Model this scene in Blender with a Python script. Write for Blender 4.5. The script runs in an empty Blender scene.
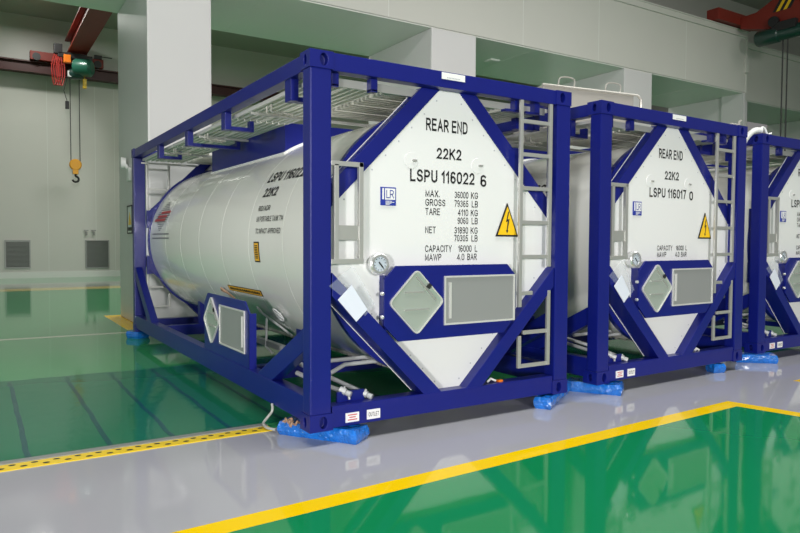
import bpy, bmesh, math, random
from mathutils import Vector, Matrix
random.seed(7)
SC = bpy.context.scene
COL = SC.collection
R = math.radians

# ------------------------------------------------------------------ camera
YAW, PITCH, ROLL, FPX = 0.5617, -0.0381, 0.0052, 674.54
fw = Vector((math.sin(YAW)*math.cos(PITCH), math.cos(YAW)*math.cos(PITCH), math.sin(PITCH)))
rt = Vector((math.cos(YAW), -math.sin(YAW), 0.0))
up = rt.cross(fw)
r2 = math.cos(ROLL)*rt + math.sin(ROLL)*up
u2 = -math.sin(ROLL)*rt + math.cos(ROLL)*up
cam_d = bpy.data.cameras.new('camera')
cam = bpy.data.objects.new('camera', cam_d)
COL.objects.link(cam)
m = Matrix((r2, u2, -fw)).transposed().to_4x4()
m.translation = Vector((-1.9044, -4.1621, 1.3129))
cam.matrix_world = m
cam_d.sensor_width = 36.0
cam_d.lens = FPX/800*36.0
cam_d.clip_end = 200
SC.camera = cam

# ------------------------------------------------------------------ light and exposure
SC.view_settings.view_transform = 'Standard'
SC.view_settings.look = 'None'
SC.view_settings.gamma = 1.0
SC.view_settings.use_curve_mapping = False
SC.view_settings.exposure = 0.0
W = bpy.data.worlds.new('hall_daylight')
SC.world = W
W.use_nodes = True
bg = W.node_tree.nodes['Background']
bg.inputs[0].default_value = (0.92, 0.90, 0.89, 1)
bg.inputs[1].default_value = 0.22

def area(name, loc, target, sx, sy, watts, col=(1, 1, 1)):
    d = bpy.data.lights.new(name, 'AREA')
    d.shape = 'RECTANGLE'; d.size = sx; d.size_y = sy; d.energy = watts; d.color = col
    o = bpy.data.objects.new(name, d); COL.objects.link(o)
    o.location = loc
    o.rotation_euler = (Vector(target)-Vector(loc)).to_track_quat('-Z', 'Y').to_euler()
    return o
def spot(name, loc, target, watts, angle, blend, radius, col=(1, 1, 1)):
    d = bpy.data.lights.new(name, 'SPOT'); d.energy = watts; d.spot_size = R(angle); d.spot_blend = blend; d.shadow_soft_size = radius; d.color = col
    o = bpy.data.objects.new(name, d); COL.objects.link(o)
    o.location = loc; o.rotation_euler = (Vector(target)-Vector(loc)).to_track_quat('-Z', 'Y').to_euler()
    return o
# daylight from the hall's open end, behind and to the left of the camera
spot('door_daylight', (-3.5, -22.0, 3.8), (3.6, 4.0, 1.2), 10800, 58, 1.0, 1.2, (1.0, 0.985, 0.95))
# added fill spot from the left, kept low to brighten the container flanks
spot('low_left_fill', (-14.0, -13.0, 1.9), (2.4, 1.0, 0.9), 8300, 30, 1.0, 0.9, (1.0, 0.99, 0.97))
# rows of lamps under the hall ceiling
area('hall_lamps', (0.0, -1.5, 8.9), (0.0, -1.5, 0), 10.0, 3.0, 720, (1.0, 0.985, 0.95))
area('hall_lamps', (12.0, -1.5, 8.9), (12.0, -1.5, 0), 10.0, 3.0, 420, (1.0, 0.985, 0.95))
area('back_bay_lamp', (-0.25, 20.6, 8.8), (-0.25, 20.6, 0), 0.6, 0.6, 110, (1.0, 1.0, 0.94))
area('back_bay_lamp', (4.0, 13.5, 8.8), (4.0, 13.5, 0), 7.0, 2.0, 700, (1.0, 0.985, 0.94))
area('flank_fill', (-6.5, 3.0, 3.0), (0.0, 3.5, 1.2), 5.0, 3.0, 75, (1.0, 0.99, 0.97)).data.specular_factor = 0.25  # added soft fill from the left for the near tank's flank

# ------------------------------------------------------------------ materials
def mat(name, col, rough=0.5, metal=0.0, coat=0.0, spec=0.5, noise=0.0, scale=8.0, bump=0.0, trans=0.0, alpha=1.0, bscale=None, ior=None):
    mt = bpy.data.materials.new(name); mt.use_nodes = True
    nt = mt.node_tree; b = nt.nodes['Principled BSDF']
    col = tuple(col)+(1,)
    b.inputs['Base Color'].default_value = col
    b.inputs['Roughness'].default_value = rough
    b.inputs['Metallic'].default_value = metal
    b.inputs['Coat Weight'].default_value = coat
    b.inputs['Coat Roughness'].default_value = 0.05
    b.inputs['Specular IOR Level'].default_value = spec
    b.inputs['Transmission Weight'].default_value = trans
    b.inputs['Alpha'].default_value = alpha
    if ior: b.inputs['IOR'].default_value = ior
    if noise or bump:
        tc = nt.nodes.new('ShaderNodeTexCoord')
        n = nt.nodes.new('ShaderNodeTexNoise'); n.inputs['Scale'].default_value = scale; n.inputs['Detail'].default_value = 4
        nt.links.new(tc.outputs['Object'], n.inputs['Vector'])
        if noise:
            mx = nt.nodes.new('ShaderNodeMix'); mx.data_type = 'RGBA'
            mx.inputs[6].default_value = tuple(c*(1-noise) for c in col[:3])+(1,)
            mx.inputs[7].default_value = tuple(min(1, c*(1+noise)) for c in col[:3])+(1,)
            nt.links.new(n.outputs['Fac'], mx.inputs[0]); nt.links.new(mx.outputs[2], b.inputs['Base Color'])
        if bump:
            n2 = nt.nodes.new('ShaderNodeTexNoise'); n2.inputs['Scale'].default_value = bscale or scale
            nt.links.new(tc.outputs['Object'], n2.inputs['Vector'])
            bp = nt.nodes.new('ShaderNodeBump'); bp.inputs['Strength'].default_value = bump; bp.inputs['Distance'].default_value = 0.02
            nt.links.new(n2.outputs['Fac'], bp.inputs['Height']); nt.links.new(bp.outputs['Normal'], b.inputs['Normal'])
    return mt

M = {}
M['blue'] = mat('blue_frame_paint', (0.004, 0.009, 0.165), 0.36, coat=0.12, spec=0.4, noise=0.12, scale=3)
M['tank'] = mat('polished_white_cladding', (0.84, 0.84, 0.80), 0.24, metal=0.05, coat=0.6, bump=0.05, bscale=3.5)
M['panel'] = mat('white_end_panel', (0.77, 0.77, 0.775), 0.30, coat=0.2)
M['white'] = mat('white_plastic', (0.80, 0.80, 0.80), 0.4)
M['alu'] = mat('grey_aluminium', (0.50, 0.50, 0.48), 0.38, metal=0.55)
M['alu_plank'] = mat('walkway_aluminium', (0.84, 0.82, 0.77), 0.36, metal=0.2)
M['steel'] = mat('stainless_steel', (0.52, 0.50, 0.46), 0.32, metal=0.5)
M['pipe'] = mat('pale_grey_pipe', (0.46, 0.47, 0.48), 0.4, metal=0.2)
M['greyfill'] = mat('grey_placard_sheet', (0.30, 0.31, 0.31), 0.35, metal=0.2)
M['glass_tray'] = mat('pale_green_tray', (0.46, 0.52, 0.47), 0.18, metal=0.35)
M['frame'] = mat('pale_aluminium_frame', (0.68, 0.68, 0.66), 0.3, metal=0.3)
M['chrome'] = mat('chrome_rim', (0.80, 0.80, 0.81), 0.28, metal=0.8)
M['dial'] = mat('pale_blue_dial', (0.50, 0.56, 0.64), 0.3)
M['black'] = mat('black_ink', (0.012, 0.012, 0.014), 0.5)
M['ink'] = mat('faint_ink', (0.45, 0.46, 0.50), 0.5)
M['grey_ink'] = mat('grey_ink', (0.16, 0.16, 0.18), 0.5)
M['red_ink'] = mat('red_ink', (0.55, 0.06, 0.06), 0.5)
M['blue_ink'] = mat('blue_sign_ink', (0.02, 0.04, 0.33), 0.4)
M['yellow'] = mat('yellow_sign', (0.90, 0.55, 0.01), 0.4)
M['ylab'] = mat('amber_label', (0.80, 0.42, 0.02), 0.4)
M['dark'] = mat('dark_recess', (0.006, 0.007, 0.02), 0.6)
M['clear'] = mat('clear_pouch_plastic', (0.72, 0.78, 0.86), 0.12, alpha=0.10)
M['paper'] = mat('white_paper', (0.68, 0.72, 0.82), 0.6)
M['wrap'] = mat('blue_plastic_wrap', (0.008, 0.15, 0.58), 0.14, coat=0.8, noise=0.5, scale=14, bump=0.9, bscale=34)
M['wall'] = mat('off_white_wall_panel', (0.60, 0.60, 0.555), 0.45, noise=0.03, scale=0.7)
M['pillar'] = mat('off_white_pillar_panel', (0.65, 0.645, 0.645), 0.38, noise=0.02, scale=0.7)
M['soffit'] = mat('pale_green_soffit_panel', (0.74, 0.75, 0.71), 0.40, noise=0.04, scale=0.5)
M['ceiling'] = mat('grey_ceiling_panel', (0.42, 0.43, 0.38), 0.6, noise=0.04, scale=0.5)
M['skirting'] = mat('white_skirting', (0.72, 0.74, 0.70), 0.4)
M['louvre'] = mat('grey_louvre', (0.30, 0.31, 0.30), 0.45, metal=0.3)
M['crane'] = mat('red_crane_paint', (0.21, 0.019, 0.010), 0.55, coat=0.0, noise=0.15, scale=2)
M['rail'] = mat('dark_red_rail_paint', (0.055, 0.010, 0.009), 0.5, noise=0.2, scale=3)
M['hoist'] = mat('green_hoist_paint', (0.02, 0.13, 0.085), 0.35, coat=0.3)
M['dkgreen'] = mat('dark_green_hoist_paint', (0.012, 0.05, 0.04), 0.3, coat=0.3)
M['hookyel'] = mat('amber_hook_paint', (0.80, 0.36, 0.01), 0.4)
M['rubber'] = mat('black_rubber', (0.015, 0.015, 0.017), 0.5)
M['orange'] = mat('orange_paint', (0.85, 0.20, 0.01), 0.4)
M['redcable'] = mat('red_cable', (0.36, 0.02, 0.014), 0.5)
M['hose'] = mat('pale_hose', (0.36, 0.37, 0.35), 0.35)
M['brown'] = mat('brown_paper_scrap', (0.36, 0.22, 0.14), 0.7)
M['strip'] = mat('yellow_edge_strip', (0.86, 0.60, 0.01), 0.4)
M['green_ink'] = mat('green_sign_ink', (0.02, 0.28, 0.10), 0.4)

def floor_material():
    mt = bpy.data.materials.new('epoxy_floor'); mt.use_nodes = True
    nt = mt.node_tree; b = nt.nodes['Principled BSDF']; L = nt.links.new
    tc = nt.nodes.new('ShaderNodeTexCoord')
    sp = nt.nodes.new('ShaderNodeSeparateXYZ'); L(tc.outputs['Object'], sp.inputs[0])
    def mth(op, a, bb=None):
        n = nt.nodes.new('ShaderNodeMath'); n.operation = op
        for i, v in enumerate((a, bb)):
            if v is None: continue
            if isinstance(v, (int, float)): n.inputs[i].default_value = v
            else: L(v, n.inputs[i])
        return n.outputs[0]
    X, Y = sp.outputs[0], sp.outputs[1]
    def half(nx, ny, c):      # 1 where nx*x+ny*y > c
        return mth('GREATER_THAN', mth('ADD', mth('MULTIPLY', X, nx), mth('MULTIPLY', Y, ny)), c)
    def land(*a):
        r = a[0]
        for k in a[1:]: r = mth('MULTIPLY', r, k)
        return r
    def line(p, q):           # (nx, ny, c): left side of p->q positive
        dx, dy = q[0]-p[0], q[1]-p[1]; l = math.hypot(dx, dy)
        nx, ny = -dy/l, dx/l
        return nx, ny, nx*p[0]+ny*p[1]
    A, B = (-1.133, -0.868), (3.755, -0.673)
    D = (3.90, -1.28)
    n1 = line(A, B); n2 = line(B, D)
    w = 0.150
    outer = mth('MAXIMUM', half(*n1), half(*n2))              # outside the front green bay = grey
    outer_in = mth('MAXIMUM', half(n1[0], n1[1], n1[2]-w), half(n2[0], n2[1], n2[2]-w))
    front_line = mth('SUBTRACT', outer_in, outer)
    bay2 = land(half(*line((5.16, -0.50), (5.26, -1.2))), half(*line((9.0, -0.36), (5.16, -0.50))))
    bay2i = land(half(*[v if i < 2 else v+0.15 for i, v in enumerate(line((5.16, -0.50), (5.26, -1.2)))]),
                 half(*[v if i < 2 else v+0.15 for i, v in enumerate(line((9.0, -0.36), (5.16, -0.50)))]))
    bay2_line = mth('SUBTRACT', bay2, bay2i)
    back = half(0, 1, 0.60)                                   # green again behind the containers' fronts
    green_f = mth('SUBTRACT', 1.0, outer_in)
    stripe_y = land(half(0, 1, 16.7), half(0, -1, -17.7))
    stripe_w = land(half(0, 1, 17.7), half(0, -1, -20.1))
    base_y = land(half(1, 0, 0.08), half(0, 1, 6.98), half(-1, 0, -1.5), half(0, -1, -9.3))
    seam = land(half(0.035, 1, 6.62), half(-0.035, -1, -6.74), half(-1, 0, -0.05))
    nz = nt.nodes.new('ShaderNodeTexNoise'); nz.inputs['Scale'].default_value = 0.8; nz.inputs['Detail'].default_value = 3
    L(tc.outputs['Object'], nz.inputs['Vector'])
    def vary(c, k):
        mx = nt.nodes.new('ShaderNodeMix'); mx.data_type = 'RGBA'
        mx.inputs[6].default_value = tuple(v*(1-k) for v in c)+(1,); mx.inputs[7].default_value = tuple(v*(1+k) for v in c)+(1,)
        L(nz.outputs['Fac'], mx.inputs[0]); return mx.outputs[2]
    cur = vary((0.39, 0.39, 0.43), 0.04)
    def over(f, c):
        nonlocal cur
        mx = nt.nodes.new('ShaderNodeMix'); mx.data_type = 'RGBA'
        L(f, mx.inputs[0]); L(cur, mx.inputs[6])
        if isinstance(c, tuple): mx.inputs[7].default_value = c+(1,)
        else: L(c, mx.inputs[7])
        cur = mx.outputs[2]
    over(back, vary((0.045, 0.33, 0.12), 0.10))
    over(green_f, vary((0.006, 0.235, 0.075), 0.06))
    over(bay2, vary((0.006, 0.235, 0.075), 0.06))
    over(front_line, (0.88, 0.58, 0.0)); over(bay2_line, (0.88, 0.58, 0.0))
    over(stripe_w, (0.36, 0.40, 0.36)); over(stripe_y, (0.62, 0.52, 0.16))
    over(base_y, (0.95, 0.60, 0.0)); over(seam, (0.60, 0.58, 0.50))
    L(cur, b.inputs['Base Color'])
    painted = mth('MAXIMUM', mth('MAXIMUM', base_y, stripe_y), front_line)      # painted lines are duller than the epoxy
    L(mth('SUBTRACT', 0.5, mth('MULTIPLY', painted, 0.4)), b.inputs['Specular IOR Level'])
    b.inputs['Roughness'].default_value = 0.06
    b.inputs['IOR'].default_value = 1.37
    n2_ = nt.nodes.new('ShaderNodeTexNoise'); n2_.inputs['Scale'].default_value = 2.2; n2_.inputs['Detail'].default_value = 2
    L(tc.outputs['Object'], n2_.inputs['Vector'])
    bp = nt.nodes.new('ShaderNodeBump'); bp.inputs['Strength'].default_value = 0.035; bp.inputs['Distance'].default_value = 0.02
    L(n2_.outputs['Fac'], bp.inputs['Height']); L(bp.outputs['Normal'], b.inputs['Normal'])
    return mt
M['floor'] = floor_material()

# ------------------------------------------------------------------ mesh helpers
class MB:
    """collects shapes into one mesh object"""
    def __init__(s): s.bm = bmesh.new()
    def faces(s, pts, fs):
        vs = [s.bm.verts.new(p) for p in pts]
        for f in fs:
            try: s.bm.faces.new([vs[i] for i in f])
            except ValueError: pass
        return vs
    def box(s, x0, x1, y0, y1, z0, z1):
        p = [(x, y, z) for x in (x0, x1) for y in (y0, y1) for z in (z0, z1)]
        s.faces(p, [(0, 1, 3, 2), (4, 6, 7, 5), (0, 4, 5, 1), (2, 3, 7, 6), (0, 2, 6, 4), (1, 5, 7, 3)]); return s
    def bar(s, a, b, w, h, upv=(0, 0, 1), bw=0, w2=None):
        """box of section w x h from a to b; h is along upv"""
        a, b = Vector(a), Vector(b); d = (b-a).normalized()
        u = Vector(upv); u = (u-u.dot(d)*d).normalized(); v = d.cross(u)
        p = []
        for c in (a, b):
            for i, j in ((-1, -1), (1, -1), (1, 1), (-1, 1)):
                p.append(c+v*(i*w/2)+u*(j*h/2))
        s.faces(p, [(3, 2, 1, 0), (4, 5, 6, 7), (0, 1, 5, 4), (1, 2, 6, 5), (2, 3, 7, 6), (3, 0, 4, 7)]); return s
    def prism(s, poly, off):
        """polygon (list of 3D points) extruded by off"""
        off = Vector(off); n = len(poly)
        p = [Vector(q) for q in poly]+[Vector(q)+off for q in poly]
        s.faces(p, [tuple(range(n))[::-1], tuple(range(n, 2*n))]+[(i, (i+1) % n, n+(i+1) % n, n+i) for i in range(n)]); return s
    def tube(s, pts, r, n=10, cap=True, closed=False):
        pts = [Vector(p) for p in pts]; N = len(pts); rings = []
        prev = None
        for i, p in enumerate(pts):
            if closed: d = (pts[(i+1) % N]-pts[i-1]).normalized()
            elif i == 0: d = (pts[1]-p).normalized()
            elif i == N-1: d = (p-pts[-2]).normalized()
            else: d = ((pts[i+1]-p).normalized()+(p-pts[i-1]).normalized()).normalized()
            if prev is None:
                a = Vector((0, 0, 1)) if abs(d.z) < 0.9 else Vector((1, 0, 0))
            else: a = prev
            a = (a-a.dot(d)*d).normalized(); prev = a; b = d.cross(a)
            rr = r[i] if isinstance(r, (list, tuple)) else r
            rings.append([s.bm.verts.new(p+rr*(math.cos(2*math.pi*k/n)*a+math.sin(2*math.pi*k/n)*b)) for k in range(n)])
        for i in range(N if closed else N-1):
            A, B = rings[i], rings[(i+1) % N]
            for k in range(n):
                try: s.bm.faces.new((A[k], A[(k+1) % n], B[(k+1) % n], B[k]))
                except ValueError: pass
        if cap and not closed:
            s.bm.faces.new(rings[0][::-1]); s.bm.faces.new(rings[-1])
        return s
    def lathe(s, c, axis, prof, n=48):
        """profile [(t, r)] along axis from c"""
        d = Vector(axis).normalized(); a = Vector((0, 0, 1)) if abs(d.z) < 0.9 else Vector((1, 0, 0))
        a = (a-a.dot(d)*d).normalized(); b = d.cross(a); c = Vector(c); rings = []
        for t, r in prof:
            if r < 1e-6: rings.append([s.bm.verts.new(c+d*t)])
            else: rings.append([s.bm.verts.new(c+d*t+r*(math.cos(2*math.pi*k/n)*a+math.sin(2*math.pi*k/n)*b)) for k in range(n)])
        for A, B in zip(rings, rings[1:]):
            for k in range(n):
                q = [A[k % len(A)], A[(k+1) % len(A)], B[(k+1) % len(B)], B[k % len(B)]]
                q = list(dict.fromkeys(q))
                if len(q) > 2:
                    try: s.bm.faces.new(q)
                    except ValueError: pass
        return s
    def build(s, name, mt, parent=None, bevel=0.0, smooth=False, seg=2):
        bm = s.bm
        bmesh.ops.recalc_face_normals(bm, faces=bm.faces)
        if bevel:
            es = [e for e in bm.edges if len(e.link_faces) == 2 and e.calc_face_angle(0) > 0.6]
            bmesh.ops.bevel(bm, geom=es, offset=bevel, segments=seg, affect='EDGES', profile=0.7)
        me = bpy.data.meshes.new(name); bm.to_mesh(me); bm.free()
        if isinstance(mt, str): mt = M[mt]
        me.materials.append(mt)
        if smooth:
            me.polygons.foreach_set('use_smooth', [True]*len(me.polygons))
            me.set_sharp_from_angle(angle=R(35))
        o = bpy.data.objects.new(name, me); COL.objects.link(o)
        if parent: o.parent = parent
        return o

def tag(o, label, cat, group=None, kind=None):
    o['label'] = label; o['category'] = cat
    if group: o['group'] = group
    if kind: o['kind'] = kind
    return o
def thing(name, loc, label, cat, rz=0, group=None):
    o = bpy.data.objects.new(name, None); COL.objects.link(o); o.empty_display_size = 0.1
    o.location = loc; o.rotation_euler = (0, 0, rz)
    return tag(o, label, cat, group)
def struct(o):
    o['kind'] = 'structure'; return o

# plain grotesque capitals drawn as strokes: each letter is (width, polylines) on a cap height of 1
def arc(cx, cy, rx, ry, a0, a1, n=8):
    return [(cx+rx*math.cos(R(a0+(a1-a0)*k/n)), cy+ry*math.sin(R(a0+(a1-a0)*k/n))) for k in range(n+1)]
GL = {
 'A': (0.66, [[(0, 0), (0.33, 1), (0.66, 0)], [(0.11, 0.32), (0.55, 0.32)]]),
 'B': (0.58, [[(0, 0), (0, 1), (0.32, 1)]+arc(0.32, 0.76, 0.24, 0.24, 90, -90)+[(0, 0.52)], [(0.32, 0.52)]+arc(0.33, 0.26, 0.25, 0.26, 90, -90)+[(0, 0)]]),
 'C': (0.62, [arc(0.33, 0.68, 0.31, 0.32, 15, 180)+arc(0.33, 0.32, 0.31, 0.32, 180, 345)]),
 'D': (0.60, [[(0, 0), (0, 1), (0.26, 1)]+arc(0.26, 0.66, 0.34, 0.34, 90, 0)+arc(0.26, 0.34, 0.34, 0.34, 0, -90)+[(0, 0)]]),
 'E': (0.54, [[(0.54, 1), (0, 1), (0, 0), (0.54, 0)], [(0, 0.52), (0.48, 0.52)]]),
 'G': (0.66, [arc(0.33, 0.68, 0.32, 0.32, 20, 180)+arc(0.33, 0.32, 0.32, 0.32, 180, 360)+[(0.65, 0.45), (0.36, 0.45)]]),
 'I': (0.0, [[(0, 0), (0, 1)]]),
 'K': (0.58, [[(0, 0), (0, 1)], [(0.56, 1), (0, 0.38)], [(0.20, 0.60), (0.58, 0)]]),
 'L': (0.48, [[(0, 1), (0, 0), (0.48, 0)]]),
 'M': (0.66, [[(0, 0), (0, 1), (0.33, 0.12), (0.66, 1), (0.66, 0)]]),
 'N': (0.56, [[(0, 0), (0, 1), (0.56, 0), (0.56, 1)]]),
 'O': (0.68, [arc(0.34, 0.66, 0.34, 0.34, 0, 180)+arc(0.34, 0.34, 0.34, 0.34, 180, 360)+[(0.68, 0.66)]]),
 'P': (0.54, [[(0, 0), (0, 1), (0.28, 1)]+arc(0.28, 0.73, 0.26, 0.27, 90, -90)+[(0, 0.46)]]),
 'R': (0.58, [[(0, 0), (0, 1), (0.30, 1)]+arc(0.30, 0.74, 0.26, 0.26, 90, -90)+[(0, 0.48)], [(0.30, 0.48), (0.58, 0)]]),
 'S': (0.56, [arc(0.28, 0.74, 0.26, 0.26, 20, 180)+arc(0.28, 0.74, 0.26, 0.23, 180, 270, 4)[1:]+arc(0.28, 0.26, 0.28, 0.25, 90, 0, 4)+arc(0.28, 0.26, 0.28, 0.26, 0, -165)[1:]]),
 'T': (0.56, [[(0, 1), (0.56, 1)], [(0.28, 1), (0.28, 0)]]),
 'U': (0.58, [[(0, 1), (0, 0.29)]+arc(0.29, 0.29, 0.29, 0.29, 180, 360)+[(0.58, 1)]]),
 'V': (0.60, [[(0, 1), (0.30, 0), (0.60, 1)]]),
 'W': (0.90, [[(0, 1), (0.22, 0), (0.45, 0.95), (0.68, 0), (0.90, 1)]]),
 'X': (0.58, [[(0, 0), (0.58, 1)], [(0, 1), (0.58, 0)]]),
 'Y': (0.58, [[(0, 1), (0.29, 0.45), (0.58, 1)], [(0.29, 0.45), (0.29, 0)]]),
 '0': (0.50, [arc(0.25, 0.70, 0.25, 0.30, 0, 180)+arc(0.25, 0.30, 0.25, 0.30, 180, 360)+[(0.50, 0.70)]]),
 '1': (0.24, [[(0, 0.74), (0.22, 0.98), (0.22, 0)]]),
 '2': (0.50, [arc(0.25, 0.72, 0.24, 0.28, 170, -10)+[(0.44, 0.50), (0.0, 0.0), (0.50, 0.0)]]),
 '3': (0.50, [arc(0.25, 0.75, 0.22, 0.25, 150, -90)+arc(0.24, 0.26, 0.26, 0.26, 90, -150)[1:]]),
 '4': (0.52, [[(0.40, 0), (0.40, 1), (0, 0.28), (0.52, 0.28)]]),
 '5': (0.50, [[(0.46, 1), (0.10, 1), (0.03, 0.48)]+arc(0.24, 0.30, 0.26, 0.30, 125, -145)]),
 '6': (0.50, [arc(0.26, 0.73, 0.24, 0.27, 40, 180, 6)+[(0.01, 0.28)]+arc(0.26, 0.28, 0.25, 0.28, 180, 540, 14)]),
 '7': (0.48, [[(0, 1), (0.48, 1), (0.18, 0)]]),
 '8': (0.50, [arc(0.25, 0.76, 0.22, 0.24, -90, 270, 14), arc(0.25, 0.26, 0.25, 0.26, 90, 450, 14)]),
 '9': (0.50, [arc(0.24, 0.27, 0.24, 0.27, 220, 360, 6)+[(0.49, 0.72)]+arc(0.24, 0.72, 0.25, 0.28, 0, 360, 14)]),
 '.': (0.0, [[(0, 0), (0, 0.02)]]), '/': (0.30, [[(0, 0), (0.30, 1)]]),
}
def text_mesh(body, weight=0.13):
    vs, fs, x = [], [], 0.0
    h = weight/2
    for ch in body:
        if ch == ' ': x += 0.36; continue
        w, pls = GL[ch]
        for pl in pls:
            p = [Vector((x+h+a, h+b*(1-weight))) for a, b in pl]
            p = [q for k, q in enumerate(p) if k == 0 or (q-p[k-1]).length > 1e-4]
            n = len(p); L_side, R_side = [], []
            for k, q in enumerate(p):
                d0 = (q-p[k-1]).normalized() if k else (p[1]-q).normalized()
                d1 = (p[k+1]-q).normalized() if k < n-1 else d0
                n0, n1 = Vector((-d0.y, d0.x)), Vector((-d1.y, d1.x))
                m_ = n0+n1
                m_ = m_.normalized() if m_.length > 1e-3 else n0
                c = max(0.45, m_.dot(n0)); e = d0*(-h) if k == 0 else (d0*h if k == n-1 else Vector((0, 0)))
                L_side.append(q+m_*(h/c)+e); R_side.append(q-m_*(h/c)+e)
            o = len(vs); vs += L_side+R_side
            fs += [(o+k, o+n+k, o+n+k+1, o+k+1) for k in range(n-1)]
        x += w+weight+0.15
    xs = [v.x for v in vs]
    vs = [Vector((v.x, v.y, 0)) for v in vs]
    return vs, fs, min(xs), max(xs)
CAP = 1.0
def lettering(lines, name, mt, parent, mapf, bold=0.13):
    """one part per word; a line is a list of (text, x0, x1, z0, z1) boxes of capitals; mapf(x, z) -> 3D point"""
    for line in lines:
        for body, x0, x1, z0, z1 in (line if isinstance(line, list) else [line]):
            mb = MB()
            vs, fs, a, b = text_mesh(body, bold)
            pts = [mapf(x0+(v.x-a)/(b-a)*(x1-x0), z0+v.y/CAP*(z1-z0)) for v in vs]
            mb.faces(pts, fs); mb.build(name, mt, parent)

# ------------------------------------------------------------------ setting
ZF = -0.10
mb = MB(); mb.faces([(-20, -14, ZF), (34, -14, ZF), (34, 26, ZF), (-20, 26, ZF)], [(0, 1, 2, 3)])
struct(mb.build('floor', 'floor'))
mb = MB(); mb.box(-20, 34, -14, 24.0, 9.25, 9.45)
struct(mb.build('ceiling', 'ceiling'))
mb = MB(); mb.box(-20, 34, 23.5, 23.8, ZF, 9.25)
struct(mb.build('wall_back', 'wall'))
mb = MB(); mb.box(-20, 34, 23.47, 23.5, ZF, 0.12)
struct(mb.build('baseboard_back', 'skirting'))
# thick portal wall behind the containers: pillars under a deep lintel
pill = [(0.34, 1.32), (5.57, 6.66), (11.10, 12.11), (16.08, 17.10), (21.5, 22.6), (27, 28), (-5.0, -3.96)]
SOF, TOP, YF, YB = 5.41, 7.04, 6.62, 9.08
XS, DS = 16.06, 0.55      # right of XS the wall stands back by DS
for a, b in pill:
    mb = MB(); mb.box(a, b, YF+(DS if a > XS else 0), YB, ZF, SOF)
    struct(mb.build('wall_portal_pillar', 'pillar', bevel=0.03))
mb = MB(); mb.box(-20, XS, YF, YB, SOF+0.02, TOP); mb.box(XS, 34, YF+DS, YB, SOF+0.02, TOP)
struct(mb.build('wall_lintel', 'wall', bevel=0.02))
mb = MB(); mb.box(-20, XS, YF+0.03, YB-0.01, SOF, SOF+0.02); mb.box(XS, 34, YF+DS+0.03, YB-0.01, SOF, SOF+0.02)
for k in range(-8, 8):
    mb.box(k*2.0+0.3, k*2.0+0.312, YF+0.04, YB-0.02, SOF-0.003, SOF)
struct(mb.build('trim_1', 'soffit'))
mb = MB()
mb.box(-20, XS, YF-0.04, YF, TOP-0.14, TOP); mb.box(-20, XS, YF-0.06, YF, TOP, TOP+0.03)
mb.box(XS, 34, YF+DS-0.04, YF+DS, TOP-0.14, TOP); mb.box(XS, 34, YF+DS-0.06, YF+DS, TOP, TOP+0.03)
struct(mb.build('trim_2', 'wall', bevel=0.01))
mb = MB(); mb.box(-20, 34, YB, YB+0.2, TOP, 9.25)
struct(mb.build('wall_upper', 'wall'))
mb = MB(); mb.box(XS-0.08, XS, YF, YF+DS+0.1, ZF, SOF)
struct(mb.build('wall_portal_pillar', 'pillar'))
# vertical cover strip beside the fourth pillar
mb = MB(); mb.box(XS-0.02, XS+0.03, YF-0.02, YF+0.10, SOF, TOP-0.15); mb.box(XS-0.10, XS+0.03, YF-0.06, YF, 5.95, 6.35)
struct(mb.build('trim_3', 'wall', bevel=0.01))
# narrow joint lines of the wall panels
mb = MB()
for x in (2.4, 4.6, 7.9, 10.2, 13.4):
    mb.box(x, x+0.012, YF-0.002, YF+0.01, SOF+0.03, TOP-0.16)
for x in (-2.6, 0.35, 1.95, 2.62, 5.2):
    mb.box(x, x+0.015, 23.494, 23.51, 0.15, 7.0)
struct(mb.build('trim_4', 'skirting'))

# ------------------------------------------------------------------ tank container
L_, W_, H_ = 6.058, 2.438, 2.591
CX, CZ, RT = 1.219, 1.295, 1.03

def plate_hole(mb, o, U, V, N, w, h, a, b, depth=0.05, cu=None, cv=None):
    """w x h plate at o spanned by U, V with an oval hole (half sizes a, b) sunk along -N"""
    o, U, V, N = Vector(o), Vector(U), Vector(V), Vector(N); n = 24
    cu = w/2 if cu is None else cu; cv = h/2 if cv is None else cv
    out, inn, dp = [], [], []
    for k in range(n):
        t = 2*math.pi*(k+0.5)/n; c, s_ = math.cos(t), math.sin(t)
        kx = ((w-cu) if c > 0 else cu)/abs(c) if abs(c) > 1e-6 else 1e9
        ky = ((h-cv) if s_ > 0 else cv)/abs(s_) if abs(s_) > 1e-6 else 1e9
        q = min(kx, ky)
        out.append(o+U*(cu+c*q)+V*(cv+s_*q)); e = o+U*(cu+c*a)+V*(cv+s_*b)
        inn.append(e); dp.append(e-N*depth)
    # the plate's own corners
    vs_o = [mb.bm.verts.new(p) for p in out]; vs_i = [mb.bm.verts.new(p) for p in inn]; vs_d = [mb.bm.verts.new(p) for p in dp]
    for k in range(n):
        j = (k+1) % n
        quad = [vs_o[k], vs_o[j], vs_i[j], vs_i[k]]
        pk, pj = out[k]-o, out[j]-o
        ek = (round(pk.dot(U), 4) in (0, round(w, 4))); ej = (round(pj.dot(U), 4) in (0, round(w, 4)))
        fk = (round(pk.dot(V), 4) in (0, round(h, 4))); fj = (round(pj.dot(V), 4) in (0, round(h, 4)))
        if not ((ek and ej) or (fk and fj)):
            cu_ = 0 if pk.dot(U)+pj.dot(U) < w else w; cv_ = 0 if pk.dot(V)+pj.dot(V) < h else h
            quad.insert(1, mb.bm.verts.new(o+U*cu_+V*cv_))
        mb.bm.faces.new(quad)
        mb.bm.faces.new((vs_i[k], vs_i[j], vs_d[j], vs_d[k]))
    mb.bm.faces.new(vs_d)

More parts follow.
